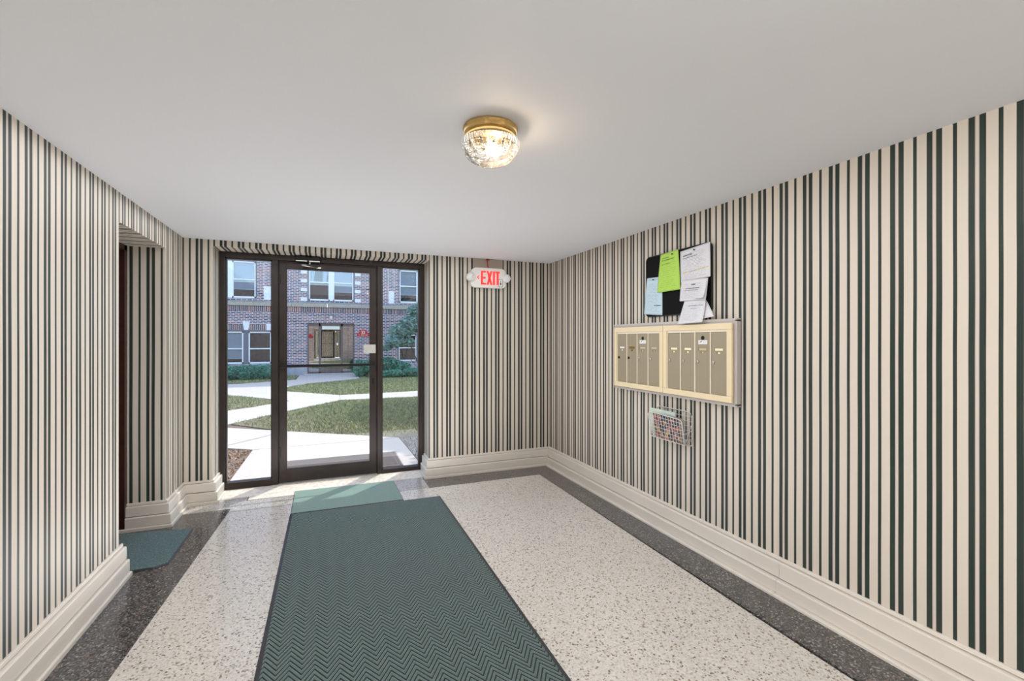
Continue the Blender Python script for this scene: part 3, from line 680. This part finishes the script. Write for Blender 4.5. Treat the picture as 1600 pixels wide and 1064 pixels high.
def magazine(x, y0, y1, z0, z1, lean, th, mi, label):
    r = empty('magazine', (x, (y0+y1)/2, z0), label=label, cat='magazine', group='magazines in the wire rack')
    w = (y1-y0)/2; Mx = Matrix.Rotation(lean, 4, 'Y')
    bm = NB(); box(bm, -th/2, th/2, -w+.002, w-.001, .001, z1-z0-.001, mat=Mx); obj('pages', bm, mat('page_stock', (.78, .79, .72), .7), r)
    bm = NB()
    box(bm, -th/2-.0012, -th/2-.0002, -w, w, 0, z1-z0, mat=Mx); box(bm, th/2+.0002, th/2+.0012, -w, w, 0, z1-z0, mat=Mx); box(bm, -th/2-.001, th/2+.001, w, w+.001, 0, z1-z0, mat=Mx)
    obj('cover', bm, mag_mat('magazine_cover', MAG[mi], 40 if mi in (0, 2) else 12, mi), r)
magazine(XR-.060, 2.645, 2.955, .726, .925, -.13, .006, 0, 'front magazine with a dark red and black cover, behind the rack grid')
magazine(XR-.047, 2.715, 3.000, .726, .958, -.13, .008, 1, 'pale green topped magazine standing highest in the rack')
magazine(XR-.036, 2.70, 2.985, .726, .905, -.13, .005, 2, 'black magazine behind the pale green one')
magazine(XR-.027, 2.66, 2.94, .726, .885, -.10, .005, 3, 'rearmost pale magazine in the wire rack')

# ------------------------------------------------------------------ outside: own facade
YE = 5.34
def wall_holes(bm, x0, x1, z0, z1, y0, y1, holes):
    holes = [(max(h[0], x0), min(h[1], x1), max(h[2], z0), min(h[3], z1)) for h in holes if h[0] < x1 and h[1] > x0 and h[2] < z1 and h[3] > z0]
    xs = sorted({x0, x1, *[h[0] for h in holes], *[h[1] for h in holes]}); zs = sorted({z0, z1, *[h[2] for h in holes], *[h[3] for h in holes]})
    for i in range(len(xs)-1):
        for j in range(len(zs)-1):
            cx_, cz_ = (xs[i]+xs[i+1])/2, (zs[j]+zs[j+1])/2
            if any(h[0] < cx_ < h[1] and h[2] < cz_ < h[3] for h in holes): continue
            box(bm, xs[i], xs[i+1], y0, y1, zs[j], zs[j+1])
bm = NB(); wall_holes(bm, -9, 9, -.3, 6.0, YE, YE+.12, [(OX0, OX1, -.3, OZ)])
struct(obj('wall_exterior', bm, M_brick2), 'outer brick skin of the entrance hall building', 'wall')

# ------------------------------------------------------------------ outside: ground, paths
GZ = -.06
gr = struct(bx('ground', (-16, 16, YE-.1, 24, -.4, GZ-.03), M_dirt), 'bare soil of the courtyard', 'ground')
paths = struct(empty('footpath', (0, 0, GZ)), 'pale concrete footpaths crossing the courtyard', 'path')
def path(pts, z1=0.):
    bm = NB(); prism(bm, pts, -.12, z1); return obj('concrete_slab', bm, M_concrete, paths)
g = .008
path([(-1.01, 5.42), (1.10, 5.42), (1.065, 7.455), (-.985, 7.40)])
path([(-.985, 7.418), (1.065, 7.473), (-.645, 8.707), (-1.45, 7.75)])
path([(-1.468, 7.766), (-.663, 8.721), (-2.0, 9.70), (-2.8, 8.76)])
path([(-2.818, 8.776), (-2.018, 9.716), (-6, 12.6), (-6.8, 11.75)])
path([(-2.3, 9.93), (-1.86, 9.62), (-.817, 11.21), (-1.62, 12.14)]); path([(-3.6, 10.6), (-2.31, 9.94), (-1.63, 12.15), (-2.08, 11.72)])
path([(-.812, 11.22), (.308, 12.72), (.32, 13.90), (-.90, 13.06), (-1.615, 12.15)])
path([(.316, 12.72), (2.6, 12.725), (2.6, 14.14), (.328, 13.90)]); path([(2.61, 12.73), (9, 12.73), (9, 14.5), (2.61, 14.14)])
path([(-.905, 13.07), (.315, 13.91), (-1.17, 15.55), (-2.35, 14.83)])
path([(-2.36, 14.84), (-1.18, 15.56), (-1.60, 16.02), (-1.26, 16.70), (-1.2, 17.3), (-4.2, 16.9), (-4.6, 17.6), (-4.9, 16.4)])
path([(-1.2, 17.31), (-.654, 18.033), (1.2, 19.6), (1.2, 20.0), (-1.15, 20.0), (-2.8, 18.9), (-9, 17.9), (-9, 16.5), (-4.2, 16.9)])
path([(-1.15, 20.01), (1.25, 20.01), (1.25, 22.8), (-1.15, 22.8)])
# lawns: soil + blades
def inpoly(px, py, poly):
    c = np.zeros(len(px), bool); j = len(poly)-1
    for i in range(len(poly)):
        xi, yi = poly[i]; xj, yj = poly[j]
        cond = ((yi > py) != (yj > py)) & (px < (xj-xi)*(py-yi)/(yj-yi+1e-9)+xi); c ^= cond; j = i
    return c
def lawn(name, poly, dens, label, hgt=.05, mt=M_grass, soil=M_lawn, kind_cat='grass', thin=None, w=.006):
    r = empty(name, (poly[0][0], poly[0][1], GZ), label=label, cat=kind_cat, kind='stuff')
    ox, oy = poly[0]
    bm = NB(); prism(bm, [(a-ox, b-oy) for a, b in poly], -.08, -.012); s_ = obj('soil', bm, soil, r); s_['kind'] = 'stuff'
    P_ = np.array(poly); lo, hi = P_.min(0), P_.max(0); n = int((hi-lo).prod()*dens)
    x = rng.uniform(lo[0], hi[0], n); y = rng.uniform(lo[1], hi[1], n); k = inpoly(x, y, poly)
    if thin is not None: k &= thin(x, y)
    x, y = x[k], y[k]; n = len(x)
    a = rng.uniform(0, 6.283, n); hh_ = rng.uniform(.5, 1.2, n)*hgt; la = rng.uniform(0, 6.283, n); ll = rng.uniform(.3, 1.1, n)*hgt
    V = np.zeros((n, 3, 3)); dx_, dy_ = np.cos(a)*w, np.sin(a)*w
    V[:, 0] = np.c_[x-ox-dx_, y-oy-dy_, np.full(n, -.014)]; V[:, 1] = np.c_[x-ox+dx_, y-oy+dy_, np.full(n, -.014)]
    V[:, 2] = np.c_[x-ox+np.cos(la)*ll, y-oy+np.sin(la)*ll, hh_-.014]
    o = np_mesh('grass_blades', V.reshape(-1, 3), np.arange(n*3).reshape(-1, 3), mt, r); o['kind'] = 'stuff'; return r
lawn('lawn', [(-1.75, 10.0), (-.635, 8.74), (1.08, 7.52), (6, 7.52), (6, 12.70), (.316, 12.70), (-.81, 11.19)], 1700, 'grass of the nearest lawn beyond the glass door',
     thin=lambda x, y: ((x-.2)*.9+(y-9.3)*.25 > rng.uniform(-1.7, .3, len(x))) & (y > 7.9+rng.uniform(-.2, .4, len(x))), w=.007)
lawn('lawn', [(-1.165, 15.56), (.33, 13.92), (2.6, 14.16), (7, 14.4), (7, 20.0), (1.25, 20.0), (1.25, 19.62), (-.64, 18.01), (-1.25, 16.7), (-1.5, 16.0)], 1000, 'grass of the second lawn, beyond the path crossing', w=.010)
lawn('lawn', [(-5, 13.4), (-3.6, 10.62), (-2.09, 11.75), (-.93, 13.06), (-2.72, 15.25), (-5, 16.2)], 900, 'small pointed lawn between two paths, seen through the left sidelight', w=.009,
     thin=lambda x, y: rng.uniform(0, 1, len(x)) > .35)
lawn('lawn', [(-9, 17.95), (-2.85, 18.95), (-1.2, 20.05), (-1.2, 22.7), (-9, 22.7)], 350, 'shaded grass strip in front of the clipped hedge', w=.012)
lawn('lawn', [(1.3, 20.03), (8, 20.03), (8, 22.7), (1.3, 22.7)], 350, 'shaded grass under the small tree and shrubs', w=.012)
lawn('leaf_litter', [(-1.02, 5.50), (-1.0, 7.38), (-1.45, 7.70), (-2.8, 8.7), (-5, 10.3), (-5, 5.50)], 900, 'brown leaf litter on the soil left of the door slab', hgt=.03, mt=M_grass2, soil=M_dirt, kind_cat='leaf litter', w=.014)
lawn('leaf_litter', [(1.12, 5.50), (6, 5.50), (6, 7.50), (1.085, 7.50)], 700, 'grey soil with dead leaves right of the door slab', hgt=.03, mt=M_grass3, soil=M_dirt2, kind_cat='leaf litter', w=.012)
# outside door mat
r = empty('outdoor_doormat', (.18, 6.15, GZ), label='ribbed brown rubber mat on the concrete outside the glass door', cat='door mat')
bx('mat_base', (-.70, .70, -.37, .37, 0, .010), M_extmat, r)
for k in range(22): bx('rib', (-.64, .64, -.335+k*.031, -.321+k*.031, .010, .016), M_extmat, r)
bm = NB()
for k in range(24):
    for s in (-1, 1): box(bm, s*.70-s*.05, s*.70-s*.015, -.35+k*.0295, -.335+k*.0295, .010, .016)
o = obj('edge_studs', bm, M_extmat, r); o['kind'] = 'stuff'

# ------------------------------------------------------------------ opposite building
YO = 22.8
B = empty('apartment_building', (0, YO, GZ), label='brick apartment building across the courtyard with a glass entrance', cat='building')
def pb(name, dims, m, parent=None, bevel=0):
    x0, x1, y0, y1, z0, z1 = dims
    return bx(name, (x0, x1, y0-YO, y1-YO, z0-GZ, z1-GZ), m, parent or B, bevel)
wins = [(-4.92, -2.87, 3.33, 5.02), (-.84, 1.20, 3.31, 5.02), (3.24, 5.25, 3.33, 5.02), (-4.30, -2.26, .45, 1.95), (3.20, 5.2, .45, 1.85)]
door = (-.845, 1.19, -.06, 2.31)
bm = NB()
wall_holes(bm, -9, 9, .35-GZ, 2.79-GZ, 0, .3, [(h[0], h[1], h[2]-GZ, h[3]-GZ) for h in wins+[door]])
wall_holes(bm, -9, 9, 3.25-GZ, 15.4-GZ, 0, .3, [(h[0], h[1], h[2]-GZ, h[3]-GZ) for h in wins])
obj('brick_wall', bm, M_brick, B)
bm = NB(); wall_holes(bm, -9, 9, -.1, .35-GZ, -.03, .3, [(door[0], door[1], -.2, 2.3)]); obj('stone_plinth', bm, M_plinth, B)
pb('soldier_course', (-9, 9, YO-.012, YO+.3, 2.79, 3.03), M_soldier)
for k in range(12): pb('ledge_stone', (-9+k*1.5+.004, -7.5+k*1.5-.004, YO-.07, YO+.3, 3.03, 3.22), M_ledge, bevel=.004)
pb('ledge_flashing', (-9, 9, YO-.09, YO+.3, 3.222, 3.262), M_flash)
for s, e in ((-1.12, -.86), (1.215, 1.47)):
    for z in (3.30, 3.74, 4.15, 4.56, 4.95):
        pb('quoin_block', (s, e, YO-.012, YO+.1, z, z+.155), M_block)
for s, e in ((-2.60, -2.30), (2.76, 3.02)):
    pb('pilaster_block', (s, e, YO-.02, YO+.1, 3.30, 3.90), M_block)
    for q in (s, e-.012): pb('pilaster_line', (q, q+.014, YO-.016, YO+.1, 3.90, 6), M_block)
pb('flat_arch', (-4.2, -3.40, YO-.012, YO+.1, 1.96, 2.20), M_soldier); pb('flat_arch', (-3.16, -2.50, YO-.012, YO+.1, 1.96, 2.20), M_soldier)
bm = NB(); prism(bm, [(-3.37, 1.96-GZ), (-3.20, 1.96-GZ), (-3.15, 2.34-GZ), (-3.42, 2.34-GZ)], -.03, .1, fn=lambda a, b, h: (a, h, b)); obj('keystone', bm, M_block, B)
pb('keystone', (-2.50, -2.20, YO-.02, YO+.1, 1.96, 2.24), M_block)
def far_window(h, mull, blinds, zr):
    x0, x1, z0, z1 = h
    w = pb('window', (x0+.001, x1-.001, YO+.13, YO+.16, z0, z1), M_dark)
    def sp(n, d, m): return bx(n, (d[0], d[1], d[2]-YO, d[3]-YO, d[4]-GZ, d[5]-GZ), m, w)
    t = .055
    for d in ((x0, x0+t, YO+.02, YO+.12, z0, z1), (x1-t, x1, YO+.02, YO+.12, z0, z1), (x0+t, x1-t, YO+.02, YO+.12, z1-t, z1), (x0+t, x1-t, YO+.02, YO+.12, z0, z0+t*.6)): sp('casing', d, M_wingrey)
    m0, m1 = mull
    sp('mullion', (m0, m1, YO+.03, YO+.11, z0+t*.6, z1-t), M_winwhite if zr > 2 else M_wingrey)
    for a, b, bl in ((x0+t, m0, blinds[0]), (m1, x1-t, blinds[1])):
        f = .05
        for d in ((a, a+f, YO+.04, YO+.09, z0+t*.6, z1-t), (b-f, b, YO+.04, YO+.09, z0+t*.6, z1-t), (a, b, YO+.04, YO+.09, z0+t*.6, z0+t*.6+.07), (a, b, YO+.04, YO+.09, z1-t-.06, z1-t), (a, b, YO+.035, YO+.09, zr-.025, zr+.025)): sp('sash', d, M_winwhite)
        sp('pane', (a+.02, b-.02, YO+.070, YO+.076, z0+.05, z1-.06), M_glassfar)
        if bl == 'blind': sp('blind', (a+.03, b-.03, YO+.10, YO+.106, zr-.40, z1-.06), M_blind); sp('blind_rail', (a+.03, b-.03, YO+.096, YO+.108, zr-.44, zr-.40), M_winwhite)
        if bl == 'curtain':
            for q0, q1 in ((a+.05, a+.05+(b-a)*.28), (b-.05-(b-a)*.28, b-.05)):
                bm = NB(); n = 14; vs = []
                for i in range(n+1):
                    s = i/n
                    vs.append([bm.verts.new((q0+(q1-q0)*s*(.6+.4*(z_ > zr)), .108+.008*math.sin(s*18), z_-GZ)) for z_ in (zr, z1-.06)])
                for i in range(n): bm.faces.new((vs[i][0], vs[i+1][0], vs[i+1][1], vs[i][1]))
                obj('curtain', bm, M_curtain, w)
far_window(wins[0], (-4.0, -3.82), ('blind', 'blind'), 4.17)
far_window(wins[1], (.10, .25), ('curtain', 'blind'), 4.19)
far_window(wins[2], (4.17, 4.32), ('blind', 'blind'), 4.18)
far_window(wins[3], (-3.40, -3.20), ('blind', None), 1.14)
far_window(wins[4], (4.12, 4.28), (None, None), 1.14)
# opposite entrance
d0 = empty('entrance_door', (0, 0, 0), parent=B)
def eb(n, x0, x1, y0, y1, z0, z1, m): return bx(n, (x0, x1, y0, y1, z0-GZ, z1-GZ), m, d0)
M_frame2 = mat('brown_entrance_frame', (.17, .13, .12), .45, metal=.3)
for a, b in ((-.845, -.79), (1.135, 1.19), (-.36, -.27), (.59, .68)): eb('frame_post', a, b, .10, .18, -.05, 2.31, M_frame2)
eb('frame_header', -.79, 1.135, .10, .18, 2.16, 2.31, M_frame2); eb('frame_sill', -.79, 1.135, .10, .18, -.05, .05, M_frame2)
eb('door_rail', -.27, .59, .12, .16, .05, .18, M_frame2); eb('door_rail', -.27, .59, .12, .16, 2.05, 2.16, M_frame2); eb('push_bar', -.27, .59, .17, .19, 1.17, 1.20, M_winwhite)
eb('house_number_strip', -.22, .54, .095, .10, 2.02, 2.17, M_cream)
for a, b in ((-.79, -.36), (-.27, .59), (.68, 1.135)): eb('pane', a, b, .137, .143, .05, 2.16, M_glassdoor)
eb('letter_plate', .40, .47, .11, .12, 1.28, 1.38, M_winwhite)
bm = NB(); box(bm, -2, 2.3, 4.5, 4.6, -.1, 2.6); box(bm, -2.1, -2, .3, 4.6, -.1, 2.6); box(bm, 2.3, 2.4, .3, 4.6, -.1, 2.6); box(bm, -2.1, 2.4, .3, 4.6, 2.55, 2.65); box(bm, -2.1, 2.4, .3, 4.6, -.12, -.02)
obj('vestibule', bm, M_roomdim, B)
bm = NB(); lathe(bm, [(0, 0), (.11, 0), (.13, -.05), (.09, -.11), (0, -.13)], 20, M=Matrix.Translation((.75, .9, 2.54)))
o = obj('vestibule_lamp', bm, mat('lit_globe', (1, .9, .7), .4, emis=(1, .72, .35), estr=1.6), B)
bm = NB(); prism(bm, [(-1.05, 22.8-YO), (1.15, 0), (1.05, -.55), (-.95, -.55)], 0, .04); obj('door_step', bm, M_concrete, B)
# house number sign 32
def half_round(x, z, w_, hb, rr, y):
    pts = [(x-w_/2, z), (x+w_/2, z), (x+w_/2, z+hb)]
    pts += [(x+rr*math.cos(math.radians(a)), z+hb+rr*.95*math.sin(math.radians(a))) for a in range(0, 181, 15)]
    pts += [(x-w_/2, z+hb)]
    bm = NB(); prism(bm, pts, y, y-.03, fn=lambda a, b, h: (a, h, b)); return bm
sg = obj('house_number_sign', half_round(1.585-1.585, 0, .57, .14, .20, 0), M_redsign, loc=(1.585, YO-.002, 1.70)); meta(sg, 'red half-round house number sign reading 32', 'sign')
fc = bpy.data.curves.new('number', 'FONT'); fc.body = '32'; fc.size = .19; fc.align_x = 'CENTER'; fc.extrude = .003; fc.offset = .004
fo = bpy.data.objects.new('number', fc); C.objects.link(fo); fo.parent = sg; fo.location = (0, -.034, .125); fo.rotation_euler = (math.pi/2, 0, 0); fc.materials.append(M_cream)
bpy.context.view_layer.update()
fm = bpy.data.meshes.new_from_object(fo.evaluated_get(bpy.context.evaluated_depsgraph_get())); bpy.data.objects.remove(fo)
fo = bpy.data.objects.new('number', fm); C.objects.link(fo); fo.parent = sg; fo.location = (0, -.034, .125); fo.rotation_euler = (math.pi/2, 0, 0)
bm = NB()
for a, b in ((-.20, -.17), (-.10, -.02), (0.0, .06), (.10, .19)): box(bm, a, b, -.034, -.031, .05, .075)
obj('small_lettering', bm, M_cream, sg)
sg2 = obj('house_number_sign', half_round(0, 0, .57, .14, .20, 0), M_redsign, loc=(-1.35, YE+.122, 1.72)); meta(sg2, 'red half-round sign on the outer wall beside the glass door', 'sign'); sg2.rotation_euler = (0, 0, math.pi)
# lantern
r = empty('wall_lantern', (.165, YO, 2.62), label='dark carriage lantern above the far entrance', cat='lantern')
bm = NB(); tube(bm, [(0, 0, .08), (0, -.16, .12), (0, -.20, .06)], .012, 6); lathe(bm, [(0, .10), (.03, .08), (.10, .03), (.10, .02), (0, .02)], 12, M=Matrix.Translation((0, -.20, 0))); obj('hood', bm, M_wingrey, r)
tube_b = NB(); tube(tube_b, [(-.22, -.02, .10), (-.08, -.16, .05)], .008, 5); tube(tube_b, [(.22, -.02, .10), (.08, -.16, .05)], .008, 5); obj('bracket', tube_b, M_wingrey, r)
bm = NB(); lathe(bm, [(0, -.14), (.04, -.12), (.06, .02), (0, .02)], 10, M=Matrix.Translation((0, -.20, 0))); obj('lantern_glass', bm, M_winwhite, r)

# ------------------------------------------------------------------ plants
def foliage(name, root, pts, n, leaf, mt, jitter=.0, flat=.5):
    """n leaves scattered through ellipsoids pts=(cx,cy,cz,rx,ry,rz)"""
    V = []
    w = np.array([p[3]*p[4]*p[5] for p in pts])**.66; w /= w.sum()
    for p, ww in zip(pts, w):
        m_ = int(n*ww); d = rng.normal(size=(m_, 3)); d /= np.linalg.norm(d, axis=1)[:, None]
        rad = rng.uniform(.45, 1.05, m_)**.5
        c = np.c_[p[0]+d[:, 0]*p[3]*rad, p[1]+d[:, 1]*p[4]*rad, p[2]+d[:, 2]*p[5]*rad]
        a = rng.normal(size=(m_, 3)); a[:, 2] *= flat; a /= np.linalg.norm(a, axis=1)[:, None]
        b = np.cross(a, rng.normal(size=(m_, 3))); b /= np.linalg.norm(b, axis=1)[:, None]
        L_ = leaf*rng.uniform(.6, 1.4, m_)[:, None]
        V.append(np.stack([c-a*L_, c+b*L_*.32, c+a*L_, c-b*L_*.32], 1))
    V = np.concatenate(V); o = np_mesh(name, V.reshape(-1, 3), np.arange(len(V)*4).reshape(-1, 4), mt, root, 4); o['kind'] = 'stuff'; return o
def stems(root, base, tips, r=.02, m=M_bark):
    bm = NB()
    for t in tips:
        b = Vector(base); t = Vector(t); mid = (b+t)/2+Vector((random.uniform(-.05, .05), random.uniform(-.05, .05), .05))
        tube(bm, [b, mid, t], r, 6)
    obj('branches', bm, m, root)
hz = empty('clipped_hedge', (-3.3, 20.9, GZ), label='low clipped evergreen hedge under the far left windows', cat='hedge')
foliage('foliage', hz, [(x, 0, .30, .38, .42, .30) for x in np.arange(-2.2, 1.3, .33)], 9000, .05, M_yew)
stems(hz, (0, 0, .0), [(x, .1*random.random(), .35) for x in np.arange(-2.1, 1.2, .3)], .015)
s1 = empty('evergreen_shrub', (2.15, 20.6, GZ), label='spreading evergreen shrub left of the small tree, at the far wall', cat='shrub')
foliage('foliage', s1, [(-.35, 0, .45, .45, .4, .32), (.3, .1, .50, .55, .45, .34), (.85, -.1, .40, .45, .4, .24), (-.8, .1, .25, .3, .3, .25)], 7000, .06, M_yew)
stems(s1, (0, 0, 0), [(-.3, 0, .5), (.3, .1, .5), (.8, -.1, .4), (-.7, .1, .25)])
s2 = empty('evergreen_shrub', (2.9, 19.75, GZ), label='low evergreen shrub spreading on the grass in front of the small tree', cat='shrub')
foliage('foliage', s2, [(-.9, 0, .14, .4, .3, .13), (-.3, 0, .17, .5, .35, .15), (.5, 0, .20, .5, .35, .17), (1.1, .1, .2, .4, .3, .18)], 6000, .06, M_yew)
stems(s2, (0, 0, 0), [(-.8, 0, .12), (.4, 0, .15), (1.0, .1, .15)], .012)
s3 = empty('evergreen_shrub', (1.35, 21.6, GZ), label='small evergreen shrub beside the far entrance', cat='shrub')
foliage('foliage', s3, [(0, 0, .35, .28, .28, .35), (.1, -.3, .15, .3, .25, .15)], 4000, .04, M_yew)
stems(s3, (0, 0, 0), [(.0, 0, .4), (.1, -.25, .2)], .012)
tr = empty('ornamental_tree', (3.85, 20.9, GZ), label='small slender tree with drooping blue-green leaves beyond the right sidelight', cat='tree')
bm = NB(); tube(bm, [(.08, 0, 0), (0, 0, .5), (-.25, 0, 1.15), (-.6, -.05, 1.7), (-.85, -.1, 2.0)], .022, 7); tube(bm, [(0, 0, .5), (.15, 0, 1.2), (.25, .0, 2.0), (.2, 0, 2.7)], .02, 7)
tube(bm, [(-.25, 0, 1.15), (-.1, .1, 1.8), (-.2, .1, 2.5)], .014, 6); tube(bm, [(0, 0, .3), (-.4, -.1, .75), (-.85, -.1, 1.05)], .01, 6); obj('trunk', bm, M_bark, tr)
foliage('foliage', tr, [(-1.05, -.1, 1.55, .42, .5, .30), (-.75, 0, 2.0, .55, .6, .34), (-.2, 0, 2.3, .65, .6, .40), (.4, 0, 2.55, .7, .7, .5), (.1, 0, 2.9, .6, .6, .35), (.5, 0, 1.95, .5, .5, .3), (-1.4, 0, 1.25, .22, .3, .16), (-.5, 0, 1.5, .35, .4, .2)], 9000, .085, M_treeleaf, flat=.3)
# shade tree to the right of the view
st = empty('shade_tree', (4.6, 12.3, GZ), label='tall leafy tree beside the path, out of sight to the right of the entrance', cat='tree')
bm = NB(); tube(bm, [(0, 0, 0), (.05, 0, 2), (-.1, .1, 4), (0, 0, 6)], .14, 10); tube(bm, [(0, 0, 3.5), (-1, -.5, 5.2)], .06, 8); tube(bm, [(0, 0, 3.8), (.9, .6, 5.4)], .06, 8); obj('trunk', bm, M_bark, st)
foliage('foliage', st, [(-.7, -.4, 5.6, 1.5, 1.5, 1.1), (.6, .6, 6.0, 1.6, 1.6, 1.2), (-.2, -1.6, 5.6, 1.0, 1.0, .8), (.2, 0, 7.0, 1.4, 1.4, .9), (-1.0, .9, 5.5, 1.0, 1.0, .8), (.6, -2.7, 5.6, 1.1, 1.0, .8), (-1.2, -3.4, 5.4, .8, .8, .6), (.6, -4.4, 5.4, 1.2, 1.0, .8), (-.9, -4.6, 5.4, .8, .7, .6)], 26000, .13, M_treeleaf)
